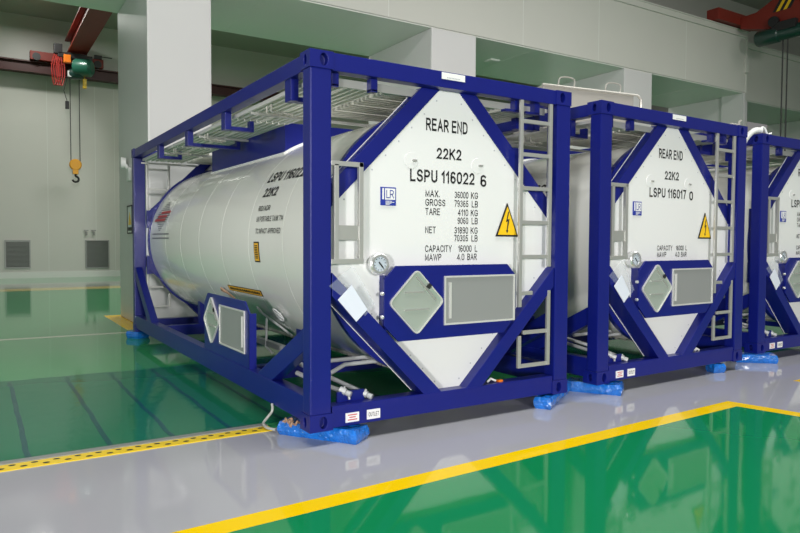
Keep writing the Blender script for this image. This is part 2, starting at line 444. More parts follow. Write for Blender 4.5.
def casting(t, cx, cy, cz):
    """ISO corner fitting; cx, cy, cz in {0,1}: which corner"""
    w, d, h = 0.178, 0.162, 0.118; e = 0.004
    x0 = -e if cx == 0 else W_-w+e; x1 = x0+w
    y0 = -e if cy == 0 else L_-d+e; y1 = y0+d
    z0 = 0.0 if cz == 0 else H_-h; z1 = z0+h
    mb = MB()
    g = 0.012
    fy = y0 if cy == 0 else y1; fx = x0 if cx == 0 else x1
    if cy == 0: plate_hole(mb, (x0, y0, z0), (1, 0, 0), (0, 0, 1), (0, -1, 0), w, h, 0.029, 0.042, 0.05, 0.104 if cx == 0 else w-0.104)
    else: plate_hole(mb, (x0, y1, z0), (1, 0, 0), (0, 0, 1), (0, 1, 0), w, h, 0.024, 0.036)
    if cx == 0: plate_hole(mb, (x0, y0, z0), (0, 1, 0), (0, 0, 1), (-1, 0, 0), d, h, 0.024, 0.036)
    else: plate_hole(mb, (x1, y0, z0), (0, 1, 0), (0, 0, 1), (1, 0, 0), d, h, 0.024, 0.036)
    ox, oy = (x1 if cx == 0 else x0), (y1 if cy == 0 else y0)
    # the other four sides
    mb.faces([(x0, y0, z1), (x1, y0, z1), (x1, y1, z1), (x0, y1, z1)], [(0, 1, 2, 3)])
    mb.faces([(x0, y0, z0), (x1, y0, z0), (x1, y1, z0), (x0, y1, z0)], [(3, 2, 1, 0)])
    mb.faces([(ox, y0, z0), (ox, y1, z0), (ox, y1, z1), (ox, y0, z1)], [(0, 1, 2, 3)])
    mb.faces([(x0, oy, z0), (x1, oy, z0), (x1, oy, z1), (x0, oy, z1)], [(0, 1, 2, 3)])
    bmesh.ops.remove_doubles(mb.bm, verts=mb.bm.verts, dist=0.0005)
    return mb.build('corner_casting', 'blue', t, bevel=0.006)

def side_point(y, ang, r=RT+0.004):
    """point on the tank's flank facing -x: ang up from the horizontal"""
    return Vector((CX-r*math.cos(ang), y, CZ+r*math.sin(ang)))

def container(name_label, loc, rz, number, check, weights=True, group='blue framed tank containers in a row'):
    t = thing('tank_container', loc, name_label, 'tank container', rz, group)
    # posts
    for cx in (0, 1):
        for cy in (0, 1):
            x0 = 0 if cx == 0 else W_-0.158; y0 = 0 if cy == 0 else L_-0.12
            MB().box(x0, x0+0.158, y0, y0+0.12, 0.118, H_-0.118).build('corner_post', 'blue', t, bevel=0.010)
            for cz in (0, 1): casting(t, cx, cy, cz)
    # end beams
    for cy in (0, 1):
        y0 = 0.004 if cy == 0 else L_-0.104
        MB().box(0.17, W_-0.17, y0, y0+0.10, 2.468, 2.588).build('top_beam', 'blue', t, bevel=0.006)
        MB().box(0.17, W_-0.17, y0, y0+0.12, 0.012, 0.162).build('bottom_beam', 'blue', t, bevel=0.006)
    # side rails
    for cx in (0, 1):
        x0 = 0.004 if cx == 0 else W_-0.104
        MB().box(x0, x0+0.10, 0.155, L_-0.155, 2.466, 2.578).build('top_rail', 'blue', t, bevel=0.006)
        MB().box(x0, x0+0.10, 0.115, L_-0.115, 0.055, 0.235).build('bottom_rail', 'blue', t, bevel=0.006)
    # end braces: a rhombus of flat members round the end panel
    def brace(sx, sz, cy):
        if sz > 0: din, dout, y0, y1 = 1.262, 1.425, 0.088, 0.20
        else: din, dout, y0, y1 = 1.262, 1.425, 0.006, 0.20
        xm = 1.051
        zt = 1.165 if sz > 0 else 1.146
        pts = []
        # intersection with post side (|dx|=xm) and beam (|dz|=zt)
        for d in (din, dout):
            pts.append([(xm, d-xm), (d-zt, zt)])
        poly2 = [pts[0][0], pts[1][0], pts[1][1], pts[0][1]]
        f = (lambda y: y) if cy == 0 else (lambda y: L_-y)
        poly = [(CX+sx*a, f(y0), 1.303+sz*b) for a, b in poly2]
        mb = MB(); mb.prism(poly, (0, f(y1)-f(y0), 0))
        o = mb.build('end_brace', 'blue', t, bevel=0.005)
        d = dout+0.001
        mb = MB()
        poly = [(CX+sx*a, f(y1-0.022), 1.303+sz*b) for a, b in ((xm, dout-xm+0.001), (xm, d-xm+0.006), (d-zt+0.006, zt), (dout-zt+0.001, zt))]
        mb.prism(poly, (0, f(0.007)-f(0.0), 0))
        mb.build('edge_seal', 'white', o)
    for cy in (0, 1):
        for sx in (-1, 1):
            for sz in (-1, 1): brace(sx, sz, cy)
    # collars closing the ends of the cladding
    for cy in (0, 1):
        y0, s = (0.195, 1) if cy == 0 else (L_-0.195, -1)
        MB().lathe((CX, y0, CZ), (0, s, 0), [(0, 0.2), (0, 1.055), (0.055, 1.055), (0.055, 1.03), (0.03, 0.2)], 72).build('tank_collar', 'blue', t, smooth=True)
        # web plates that tie the collar to the posts
        for sx in (-1, 1):
            for z in (0.95, 1.60):
                mb = MB(); mb.bar((CX+sx*0.97, y0+s*0.02, z), (CX+sx*1.07, y0+s*0.02, z), 0.03, 0.25); mb.build('collar_web', 'blue', t)
    # far end wing plates
    for sx in (-1, 1):
        for sz in (-1, 1):
            mb = MB(); poly = [(CX+sx*a, L_-0.26, 1.303+sz*b) for a, b in ((1.055, 0.40), (1.055, 0.27), (0.80, 0.62), (0.25, 1.02), (0.25, 1.08), (0.37, 1.08))]
            mb.prism(poly, (0, 0.03, 0)); mb.build('end_gusset', 'blue', t)
    # tank shell: cladding rings with standing joints
    prof = [(0.0, 0.85), (0.0, RT)]
    ys = [0.95, 1.75, 2.55, 3.35, 4.15, 4.9]
    for y in ys:
        q = y-0.25
        prof += [(q-0.02, RT), (q-0.003, RT), (q-0.0025, RT-0.004), (q+0.0025, RT-0.004), (q+0.003, RT), (q+0.02, RT)]
    prof += [(L_-0.5, RT), (L_-0.5, 0.85)]
    MB().lathe((CX, 0.25, CZ), (0, 1, 0), prof, 144).build('tank_shell', 'tank', t, smooth=True)
    # lower lap joint of the cladding with its row of clips
    for sx in (-1, 1):
        mb = MB(); a = R(-70)
        p = lambda r, y: Vector((CX+sx*r*math.cos(a), y, CZ+r*math.sin(a)))
        mb.bar(p(RT+0.006, 0.3), p(RT+0.006, L_-0.3), 0.05, 0.014, (sx*math.cos(a), 0, math.sin(a)))
        y = 0.36
        while y < L_-0.35:
            mb.bar(p(RT+0.014, y), p(RT+0.014, y+0.028), 0.03, 0.024, (sx*math.cos(a), 0, math.sin(a))); y += 0.085
        mb.build('lap_joint', 'steel', t)
    # end panel
    def octo(din, xm, zt, zb):
        q = []
        for sx, sz in ((1, 1), (1, -1), (-1, -1), (-1, 1)):
            z_ = zt if sz > 0 else zb
            a = [(sx*(din-z_), sz*z_), (sx*xm, sz*(din-xm))]
            q += a if sx*sz > 0 else a[::-1]
        return [(CX+a, 1.303+b) for a, b in q]
    mb = MB(); mb.prism([(x, 0.100, z) for x, z in octo(1.285, 1.06, 1.168, 1.165)], (0, 0.06, 0))
    mb.build('end_panel', 'panel', t)
    mb = MB(); mb.prism([(x, L_-0.16, z) for x, z in octo(1.285, 1.06, 1.168, 1.165)], (0, 0.06, 0))
    mb.build('end_panel', 'panel', t)
    # screw heads round the panel
    mb = MB()
    for sx in (-1, 1):
        for sz in (-1, 1):
            for k in range(9):
                s_ = 0.12+k*0.115
                a, b = s_, 1.235-s_
                if abs(b) < 0.2 : continue
                mb.lathe((CX+sx*a*0.985, 0.0995, 1.303+sz*b*0.97), (0, -1, 0), [(0, 0.007), (0.002, 0.006), (0.002, 0)], 8)
    mb.build('panel_screws', 'ink', t)
    # latches
    for x, z in ((0.872, 1.915), (1.505, 1.915)):
        o = MB().lathe((x, 0.1, z), (0, -1, 0), [(0, 0.062), (0.004, 0.060), (0.004, 0)], 32).build('vent_cap', 'panel', t)
        MB().box(x+0.006, x+0.044, 0.084, 0.097, z-0.009, z+0.009).build('latch', 'alu', o, bevel=0.003)
    # instrument plate with placard holders
    pp = [(0.58, 1.03), (0.68, 1.13), (1.74, 1.13), (1.832, 1.04), (1.832, 0.70), (1.71, 0.575), (0.705, 0.575), (0.58, 0.70)]
    plate = MB().prism([(x, -0.004, z) for x, z in pp], (0, 0.02, 0)).build('instrument_plate', 'blue', t, bevel=0.003)
    MB().box(0.60, 1.80, 0.02, 0.1, 0.66, 1.06).build('plate_mount', 'blue', t)
    for z in (0.76, 0.93):
        MB().lathe((0.572, 0.02, z), (0, -1, 0), [(0, 0.014), (0.02, 0.014), (0.026, 0.008), (0.026, 0)], 12).build('hinge_pin', 'chrome', t)
    def placard_diamond(par, F, half_u, half_v, cu, cv):
        """diamond holder; F(u, v, d) -> 3D"""
        def rim(hu, hv, n=5, rr=0.12):
            pts = []
            cs = [(0, hv), (hu, 0), (0, -hv), (-hu, 0)]
            for i, c in enumerate(cs):
                a = Vector(cs[i-1]); b = Vector(cs[(i+1) % 4]); c = Vector(c)
                p0 = c.lerp(a, rr); p1 = c.lerp(b, rr)
                for k in range(n):
                    w = k/(n-1)
                    pts.append(p0*(1-w)**2+c*2*w*(1-w)+p1*w*w)
            return pts
        o1, o2, o3 = rim(half_u, half_v), rim(half_u*0.955, half_v*0.955), rim(half_u*0.84, half_v*0.84)
        n = len(o1)
        rows = [[F(cu+p.x, cv+p.y, 0.0) for p in o1], [F(cu+p.x, cv+p.y, 0.016) for p in o1],
                [F(cu+p.x, cv+p.y, 0.016) for p in o2], [F(cu+p.x, cv+p.y, 0.006) for p in o2]]
        mb = MB(); pts = sum(rows, []); fs = []
        for r_ in range(3):
            for k in range(n): fs.append((r_*n+k, r_*n+(k+1) % n, (r_+1)*n+(k+1) % n, (r_+1)*n+k))
        mb.faces(pts, fs)
        mb.build('placard_frame', 'frame', par)
        mb = MB(); a = [F(cu+p.x, cv+p.y, 0.006) for p in o2]; b = [F(cu+p.x, cv+p.y, 0.003) for p in o3]
        mb.faces(a+b, [(k, (k+1) % n, n+(k+1) % n, n+k) for k in range(n)]+[tuple(range(n, 2*n))])
        mb.build('placard_tray', 'glass_tray', par)
        mb = MB()
        for w, u0, u1 in ((0.30, -0.42, 0.25), (-0.22, -0.42, 0.42)):
            mb.bar(F(cu+u0*half_u, cv+w*half_v, 0.009), F(cu+u1*half_u, cv+w*half_v, 0.009), 0.010, 0.010, F(0, 0, 1)-F(0, 0, 0))
        mb.bar(F(cu-0.02*half_u, cv+0.74*half_v, 0.009), F(cu+0.68*half_u, cv+0.04*half_v, 0.009), 0.012, 0.012, F(0, 0, 1)-F(0, 0, 0))
        mb.build('retaining_bar', 'alu', par)
        mb = MB(); mb.bar(F(cu+0.38*half_u, cv+0.42*half_v, 0.016), F(cu+0.46*half_u, cv+0.53*half_v, 0.016), 0.03, 0.014, F(0, 0, 1)-F(0, 0, 0))
        mb.build('catch', 'rubber', par)
    def placard_rect(par, F, u0, u1, v0, v1, bar_left=True):
        mb = MB(); fwid = 0.013
        rows = []
        for (d, ins) in ((0, 0), (0.012, 0), (0.012, fwid), (0.004, fwid)):
            rows.append([F(a, b, d) for a, b in ((u0+ins, v0+ins), (u1-ins, v0+ins), (u1-ins, v1-ins), (u0+ins, v1-ins))])
        mb.faces(sum(rows, []), [(r_*4+k, r_*4+(k+1) % 4, r_*4+4+(k+1) % 4, r_*4+4+k) for r_ in range(3) for k in range(4)])
        mb.build('placard_frame', 'frame', par)
        mb = MB(); mb.faces([F(a, b, 0.004) for a, b in ((u0+fwid, v0+fwid), (u1-fwid, v0+fwid), (u1-fwid, v1-fwid), (u0+fwid, v1-fwid))], [(0, 1, 2, 3)])
        mb.build('placard_sheet', 'greyfill', par)
        mb = MB(); ub = u0+0.055 if bar_left else u1-0.055
        mb.bar(F(ub, v0+0.05, 0.010), F(ub, v1-0.05, 0.010), 0.016, 0.012, F(0, 0, 1)-F(0, 0, 0))
        mb.build('retaining_bar', 'frame', par)
    Ff = lambda u, v, d: Vector((u, -0.005-d, v))
    placard_diamond(plate, Ff, 0.247, 0.248, 0.857, 0.859)
    placard_rect(plate, Ff, 1.108, 1.815, 0.672, 1.047)
    # temperature gauge
    g = MB().lathe((0.555, 0.1, 1.145), (0, -1, 0), [(0, 0.06), (0.05, 0.06), (0.05, 0.078), (0.085, 0.078), (0.092, 0.07), (0.092, 0.054), (0.084, 0.052)], 40).build('gauge', 'chrome', t, smooth=True)
    MB().lathe((0.555, 0.018, 1.145), (0, -1, 0), [(0, 0.053), (0.002, 0.051), (0.002, 0)], 32).build('dial_face', 'dial', g)
    mb = MB(); mb.bar((0.545, 0.013, 1.160), (0.580, 0.013, 1.118), 0.004, 0.009, (1, 0, 1))
    for k in range(12):
        a = k*math.pi/6+0.2
        mb.bar((0.555+0.040*math.cos(a), 0.014, 1.145+0.040*math.sin(a)), (0.555+0.048*math.cos(a), 0.014, 1.145+0.048*math.sin(a)), 0.004, 0.003, (0, 1, 0))
    mb.build('dial_marks', 'black', g)
    # document pouch under the step
    mb = MB(); mb.prism([(0.316, -0.012, 1.136), (0.494, -0.012, 0.856), (0.421, -0.012, 0.781), (0.139, -0.012, 1.0)], (0, 0.008, 0))
    po = mb.build('document_pouch', 'clear', t)
    mb = MB(); mb.prism([(0.308, -0.020, 1.004), (0.20, -0.020, 0.904), (0.345, -0.020, 0.745), (0.433, -0.020, 0.827)], (0, 0.006, 0))
    mb.build('paper_sheet', 'paper', po)
    mb = MB(); mb.tube([(0.318, -0.012, 1.138), (0.496, -0.012, 0.856)], 0.007, 8); mb.build('pouch_rim', 'clear', po)
    # step frame on the left post
    mb = MB()
    mb.box(0.185, 0.219, 0.004, 0.036, 1.16, 1.84); mb.box(0.378, 0.412, 0.004, 0.036, 1.16, 1.86)
    mb.box(0.158, 0.412, 0.004, 0.036, 1.826, 1.86); mb.box(0.158, 0.412, 0.0, 0.036, 1.15, 1.185)
    st = mb.build('step_frame', 'alu', t, bevel=0.003)
    MB().box(0.219, 0.378, 0.012, 0.030, 1.318, 1.418).build('step_plate', 'alu', st)
    # ladder on the right
    for zs in ((2.46, 0.77, 1.10), (0.51, 0.26, 0.87)): pass
    mb = MB(); mb.box(1.874, 1.908, 0.004, 0.028, 0.77, 2.468); mb.box(2.198, 2.234, 0.004, 0.028, 1.10, 2.468)
    lad = mb.build('ladder', 'alu', t, bevel=0.005)
    mb = MB(); mb.box(1.874, 1.908, 0.004, 0.028, 0.262, 0.53); mb.box(2.198, 2.234, 0.004, 0.028, 0.262, 0.90)
    mb.build('ladder_stile', 'alu', lad, bevel=0.005)
    for z, a, b in ((2.300, 1.9, 2.2), (2.028, 1.9, 2.2), (1.752, 1.9, 2.2), (1.470, 1.9, 2.2), (1.186, 1.9, 2.2), (0.884, 1.9, 2.03), (0.556, 1.93, 2.2), (0.278, 1.9, 2.2)):
        MB().box(a, b, 0.006, 0.026, z-0.016, z+0.016).build('rung', 'alu', lad, bevel=0.004)
    # far end ladder
    mb = MB(); mb.box(0.185, 0.215, L_-0.05, L_-0.02, 0.32, 2.40); mb.box(0.49, 0.52, L_-0.05, L_-0.02, 0.32, 2.40)
    lad = mb.build('ladder', 'alu', t, bevel=0.004)
    for k in range(8):
        z = 0.34+k*0.283
        MB().box(0.21, 0.495, L_-0.046, L_-0.024, z-0.014, z+0.014).build('rung', 'alu', lad)
    # side placard plate
    mb = MB(); poly = [(1.235, 0.235), (1.235, 0.70), (1.35, 0.795), (2.417, 0.795), (2.53, 0.69), (2.53, 0.235)]
    mb.prism([(0.012, y, z) for y, z in poly], (0.014, 0, 0))
    mb.box(0.012, 0.075, 1.233, 1.245, 0.235, 0.70)
    sp_ = mb.build('placard_plate', 'blue', t)
    Fs = lambda u, v, d: Vector((0.011-d, -u, v))
    placard_diamond(sp_, Fs, 0.248, 0.235, -2.268, 0.541)
    placard_rect(sp_, Fs, -2.02, -1.33, 0.35, 0.714, bar_left=False)
    # slanting braces between posts and bottom rails
    for x in (0.054, W_-0.054):
        MB().bar((x, 0.10, 0.640), (x, 0.98, 0.185), 0.09, 0.145).build('side_brace', 'blue', t, bevel=0.005)
        MB().bar((x, L_-0.10, 0.86), (x, L_-1.12, 0.17), 0.09, 0.145).build('side_brace', 'blue', t, bevel=0.005)
    # tank saddles
    for y in (1.4, 4.6):
        mb = MB(); mb.box(0.1, W_-0.1, y, y+0.10, 0.09, 0.22); mb.box(0.55, 0.62, y, y+0.1, 0.22, 0.52); mb.box(W_-0.62, W_-0.55, y, y+0.1, 0.22, 0.52)
        mb.build('tank_saddle', 'blue', t)
    # walkway
    def plank(x0, x1, y0, y1, along, n):
        mb = MB(); zt = 2.455
        mb.box(x0, x1, y0, y1, zt-0.006, zt)
        for k in range(n+1):
            if along == 'y':
                c = x0+0.008+(x1-x0-0.016)*k/n; mb.box(c-0.010, c+0.010, y0, y1, zt-0.030, zt-0.006)
            else:
                c = y0+0.008+(y1-y0-0.016)*k/n; mb.box(x0, x1, c-0.010, c+0.010, zt-0.030, zt-0.006)
        # serrated ribs
            if k < n:
                if along == 'y': c2 = c+(x1-x0)/n/2
                else: c2 = c+(y1-y0)/n/2
                q, e = ((y0, y1) if along == 'y' else (x0, x1))
                s_ = q+0.02
                while s_ < e-0.02:
                    if along == 'y': mb.box(c2-0.02, c2+0.02, s_, s_+0.018, zt-0.012, zt-0.006)
                    else: mb.box(s_, s_+0.018, c2-0.02, c2+0.02, zt-0.012, zt-0.006)
                    s_ += 0.045
        return mb.build('walkway_plank', 'alu_plank', t)
    for xa in (0.12, 0.40):
        for (a, b) in ((0.14, 1.98), (2.0, 4.2), (4.22, 5.92)):
            plank(xa, xa+0.26, a, b, 'y', 4)
    for k in range(4):
        plank(0.72, 1.84, 0.16+k*0.30, 0.44+k*0.30, 'x', 4)
    for (a, b) in ((0.14, 2.95), (2.97, 5.92)):
        plank(1.90, 2.30, a, b, 'y', 6)
    for k in range(3):
        plank(0.72, 1.84, 4.75+k*0.38, 5.10+k*0.38, 'x', 4)
    MB().box(0.19, 2.25, 0.122, 0.134, 2.395, 2.452).build('walkway_edge', 'alu', t, bevel=0.002)
    # cross channels carrying the walkway
    for y in (1.42, 3.0, 4.6, 5.9):
        if 2.0 < y < 4.5: MB().box(0.1, 0.64, y, y+0.025, 2.385, 2.407).build('walkway_channel', 'alu', t)
        else: MB().box(0.1, W_-0.1, y, y+0.025, 2.385, 2.407).build('walkway_channel', 'alu', t)
    # folded grab wires and small fittings under the left planks
    for y in (1.0, 2.75, 4.05):
        MB().tube([(0.12, y, 2.40), (0.12, y, 2.345), (0.30, y, 2.335), (0.30, y+0.10, 2.335), (0.12, y+0.10, 2.345), (0.12, y+0.10, 2.40)], 0.008, 6).build('grab_wire', 'steel', t)
    for y in (1.35, 2.5, 2.62, 3.6):
        MB().tube([(0.06, y, 2.575), (0.06, y, 2.60), (0.06, y+0.09, 2.60), (0.06, y+0.09, 2.575)], 0.006, 6).build('grab_wire', 'steel', t)
    # blue hangers from the rails and beams
    for sx in (0, 1):
        for y, ft in ((0.36, 0.20), (1.86, 0.22), (3.12, 0.52), (4.43, 0.22)):
            X = (lambda x: x) if sx == 0 else (lambda x: W_-x)
            mb = MB(); mb.box(*sorted((X(0.015), X(0.075))), y, y+0.11, 2.31, 2.47)
            mb.box(*sorted((X(0.075), X(0.075+ft))), y+0.02, y+0.09, 2.31, 2.345)
            mb.box(*sorted((X(0.035+ft), X(0.075+ft))), y+0.02, y+0.09, 2.345, 2.41)
            mb.build('hanger', 'blue', t, bevel=0.003)
    for x in (0.19, 0.50, 1.86, 2.08):
        mb = MB(); mb.box(x, x+0.055, 0.06, 0.12, 2.38, 2.47); mb.box(x-(0.10 if x > 1 else 0), x+0.055, 0.06, 0.12, 2.375, 2.395)
        mb.build('hanger', 'blue', t, bevel=0.003)
    # spill box straddling the tank top
    mb = MB(); n = 20; x0, x1 = 0.65, W_-0.65
    bot = [(x0+(x1-x0)*k/n) for k in range(n+1)]
    poly = [(x, 2.0, CZ+math.sqrt(1.02**2-(x-CX)**2)) for x in bot]+[(x1, 2.0, 2.45), (x0, 2.0, 2.45)]
    mb.prism(poly, (0, 2.38, 0)); mb.build('spill_box', 'blue', t)
    # white weather strip where the box meets the tank
    mb = MB(); mb.tube([(x, 1.99, CZ+math.sqrt(1.036**2-(x-CX)**2)) for x in bot], 0.012, 6)
    mb.tube([(x0-0.008, y, CZ+math.sqrt(1.036**2-(x0-0.008-CX)**2)) for y in (1.99, 4.38)], 0.012, 6)
    mb.build('weather_strip', 'white', t)
    # discharge pipes at the lower left
    for pts, r in (([(-0.0+0.16, 0.42, 0.40), (0.62, 0.36, 0.415), (0.74, 0.42, 0.37)], 0.016),
                   ([(0.30, 0.30, 0.333), (0.42, 0.30, 0.386), (0.71, 0.30, 0.388)], 0.016),
                   ([(0.20, 0.62, 0.36), (0.34, 0.30, 0.28), (0.505, 0.085, 0.185)], 0.017),
                   ([(0.12, 0.50, 0.32), (0.20, 0.30, 0.275), (0.325, 0.085, 0.225)], 0.017)):
        MB().tube(pts, r, 12).build('drain_pipe', 'pipe', t, smooth=True)
    for x, z in ((0.500, 0.187), (0.325, 0.225)):
        mb = MB(); mb.tube([(x-0.035, 0.125, z+0.022), (x-0.005, 0.092, z+0.004)], 0.026, 12); mb.tube([(x, 0.088, z), (x+0.022, 0.062, z-0.010)], 0.021, 10)
        mb.tube([(x-0.015, 0.10, z), (x-0.010, 0.10, z+0.045)], 0.007, 8); mb.tube([(x+0.010, 0.075, z-0.01), (x+0.012, 0.07, z-0.045)], 0.009, 8)
        mb.build('pipe_coupling', 'pipe', t)
    MB().box(0.248, 0.470, 0.092, 0.108, 0.160, 0.236).build('pipe_bracket', 'blue', t)
    MB().bar((0.45, 1.30, 0.33), (0.45, 2.6, 0.33), 0.05, 0.05).build('steam_pipe', 'pipe', t)
    # steam tube and hand wheel on the flank
    mb = MB()
    a, b = R(-40), R(-60)
    mb.tube([side_point(1.99, R(-36), RT+0.03), side_point(1.97, R(-40), RT+0.03), side_point(1.84, R(-58), RT+0.03)], 0.011, 8)
    mb.tube([side_point(1.95, R(-43), RT+0.035), Vector((0.43, 1.94, 0.30)), Vector((0.46, 1.85, 0.24))], 0.012, 8)
    mb.tube([side_point(2.02, R(-36), RT+0.02), side_point(2.06, R(-40), RT+0.02), side_point(1.93, R(-46), RT+0.02)], 0.007, 8)
    mb.build('steam_tube', 'white', t, smooth=True)
    mb = MB(); c = side_point(1.517, R(-38), RT+0.03); e1 = Vector((0, 1, 0)); nn = (c-Vector((CX, 1.517, CZ))).normalized(); e2 = nn.cross(e1)
    ring = [c+0.07*(math.cos(k*math.pi/12)*e1+math.sin(k*math.pi/12)*e2) for k in range(24)]
    mb.tube(ring, 0.007, 6, closed=True)
    mb.tube([ring[3], ring[15]], 0.006, 6); mb.tube([ring[9], ring[21]], 0.006, 6); mb.tube([c, c-nn*0.04], 0.009, 6)
    mb.build('hand_wheel', 'white', t)
    # small hook handle above the side plate
    mb = MB(); mb.tube([side_point(2.82, R(-32), RT), side_point(2.86, R(-29), RT+0.03), side_point(2.80, R(-27), RT+0.04), side_point(2.55, R(-33), RT+0.03)], 0.010, 8)
    mb.build('cladding_hook', 'brown', t)
    # ---------------- writing on the end panel
    fp = lambda x, z: Vector((x, 0.098, z))
    row = [('LSPU '+number, 0.862, 1.475, 1.760, 1.855)] if number else [('LSPU', 0.862, 1.115, 1.760, 1.855)]
    if check: row.append((check, 1.534, 1.598, 1.750, 1.846))
    lettering([('REAR END', 1.004, 1.400, 2.153, 2.249), ('22K2', 1.098, 1.342, 1.945, 2.030), row], 'panel_lettering', 'black', t, fp, 0.175)
    h = 0.052
    zz = [1.650, 1.582, 1.512, 1.448, 1.372, 1.310, 1.228, 1.162]
    rows = [[('MAX.', 1.003, 1.135), ('36000', 1.278, 1.415), ('KG', 1.440, 1.512)],
            [('GROSS', 1.003, 1.190), ('79365', 1.278, 1.415), ('LB', 1.450, 1.512)],
            [('TARE', 1.003, 1.140), ('4110', 1.310, 1.415), ('KG', 1.440, 1.512)],
            [('9060', 1.310, 1.415), ('LB', 1.450, 1.512)],
            [('NET', 1.003, 1.100), ('31890', 1.278, 1.415), ('KG', 1.440, 1.512)],
            [('70305', 1.278, 1.415), ('LB', 1.450, 1.512)],
            [('CAPACITY', 1.003, 1.255), ('16000', 1.318, 1.452), ('L', 1.485, 1.510)],
            [('MAWP', 1.003, 1.155), ('4.0', 1.305, 1.380), ('BAR', 1.410, 1.505)]]
    lettering([[(s_, a, b, zz[k], zz[k]+h) for s_, a, b in r_] for k, r_ in enumerate(rows) if weights or k > 5], 'weight_lettering', 'black', t, fp, 0.145)
    # classification society sign
    sg = MB().box(0.604, 0.734, 0.092, 0.099, 1.572, 1.706).build('society_sign', 'blue_ink', t)
    mb = MB(); mb.box(0.640, 0.726, 0.0900, 0.092, 1.614, 1.697); mb.box(0.616, 0.630, 0.0900, 0.092, 1.616, 1.697)
    for k in range(4): mb.box(0.644, 0.644+(0.055, 0.075, 0.050, 0.035)[k], 0.0900, 0.092, 1.602-k*0.008, 1.606-k*0.008)
    mb.build('sign_field', 'white', sg)
    lettering([[('L', 0.650, 0.678, 1.625, 1.686), ('R', 0.680, 0.716, 1.625, 1.686)]], 'sign_lettering', 'blue_ink', sg, lambda x, z: Vector((x, 0.0892, z)), 0.12)
    # high voltage triangle
    TX = 0.030
    tri = [(1.785+TX, 1.628), (1.905+TX, 1.352), (1.665+TX, 1.352)]; c = Vector((1.785+TX, 1.444))
    tb = MB().prism([(x, 0.088, z) for x, z in tri], (0, 0.008, 0)).build('warning_triangle', 'black', t)
    inn = [c+(Vector(p)-c)*0.84 for p in tri]
    MB().prism([(p.x, 0.0855, p.y) for p in inn], (0, 0.003, 0)).build('triangle_field', 'yellow', tb)
    bolt = [(1.790, 1.560), (1.768, 1.470), (1.787, 1.478), (1.776, 1.405), (1.768, 1.408), (1.780, 1.378), (1.795, 1.404), (1.787, 1.404), (1.806, 1.500), (1.785, 1.492), (1.802, 1.556)]
    MB().prism([(x+TX, 0.0845, z) for x, z in bolt], (0, 0.0015, 0)).build('lightning_mark', 'black', tb)
    # labels on the beams
    lb = MB().box(1.078, 1.295, -0.002, 0.004, 2.530, 2.580).build('beam_label', 'white', t)
    mb = MB()
    for k in range(9): mb.box(1.125+k*0.014, 1.135+k*0.014, -0.003, -0.002, 2.540, 2.548)
    mb.build('label_print', 'ink', lb)
    lb = MB().box(0.272, 0.378, -0.002, 0.004, 0.036, 0.102).build('beam_label', 'white', t)
    mb = MB()
    for k, (a, b) in enumerate(((0.288, 0.362), (0.300, 0.350), (0.288, 0.362))): mb.box(a, b, -0.003, -0.002, 0.084-k*0.017, 0.091-k*0.017)
    mb.build('label_print', 'red_ink', lb)
    lb = MB().box(0.443, 0.551, -0.002, 0.004, 0.036, 0.104).build('beam_label', 'white', t)
    lettering([('OUTLET', 0.455, 0.540, 0.056, 0.086)], 'label_print', 'black', lb, lambda x, z: Vector((x, -0.0035, z)), 0.14)
    # ---------------- writing on the flank: x runs along -y, z is the angle in degrees
    fs_ = lambda x, z: side_point(-x, R(z), RT+0.0045)
    row = [('LSPU '+number, -1.66, -0.88, 31.0, 37.2)] if number else [('LSPU', -1.66, -1.33, 31.0, 37.2)]
    if check: row.append((check, -0.80, -0.73, 31.2, 37.2))
    lettering([row, ('22K2', -1.60, -1.28, 22.6, 27.6)], 'side_lettering', 'black', t, fs_, 0.19)
    lettering([('RID/ADR', -1.585, -1.31, 15.3, 17.9), ('UN PORTABLE TANK T14', -1.575, -0.975, 9.9, 12.5), ('TC IMPACT APPROVED', -1.565, -0.995, 4.1, 6.6)], 'side_lettering', 'black', t, fs_, 0.14)
    def patch(name, y0, y1, a0, a1, mt, par, r=RT+0.003, skew=0.0):
        mb = MB(); n = 8; pts = []
        for k in range(n+1):
            a = a0+(a1-a0)*k/n
            pts += [side_point(y0+skew*(k/n), R(a), r), side_point(y1+skew*(k/n), R(a), r)]
        mb.faces(pts, [(2*k, 2*k+1, 2*k+3, 2*k+2) for k in range(n)])
        return mb.build(name, mt, par)
    o = patch('amber_label', 1.605, 1.475, -9.9, 0.2, 'black', t)
    patch('label_field', 1.592, 1.488, -9.2, -0.5, 'ylab', o, RT+0.0045)
    lettering([('IIIIIIII', -8.0, -1.5, 0.0, 1.0)], 'label_print', 'black', o, lambda x, z: side_point(1.575-z*0.07, R(x), RT+0.006), 0.2)
    o = patch('amber_label', 2.66, 1.70, -29.0, -25.4, 'black', t)
    patch('label_field', 2.645, 1.715, -28.6, -25.8, 'ylab', o, RT+0.0045)
    mb = MB(); y = 2.60
    while y > 1.76:
        w_ = random.uniform(0.02, 0.05)
        mb.faces([side_point(y, R(-27.9), RT+0.006), side_point(y-w_, R(-27.9), RT+0.006), side_point(y-w_, R(-26.5), RT+0.006), side_point(y, R(-26.5), RT+0.006)], [(0, 1, 2, 3)]); y -= w_+random.uniform(0.006, 0.02)
    mb.build('label_print', 'black', o)
    # maker's mark near the far end: hatched lozenge crossed by red bands
    mb = MB(); yc, ac = 5.25, 19.0
    for k in range(-7, 8):
        hw = 0.38*(1-abs(k)/8.0)
        a = ac+k*1.6
        mb.faces([side_point(yc+hw, R(a-0.35), RT+0.0045), side_point(yc-hw, R(a-0.35), RT+0.0045), side_point(yc-hw, R(a+0.35), RT+0.0045), side_point(yc+hw, R(a+0.35), RT+0.0045)], [(0, 1, 2, 3)])
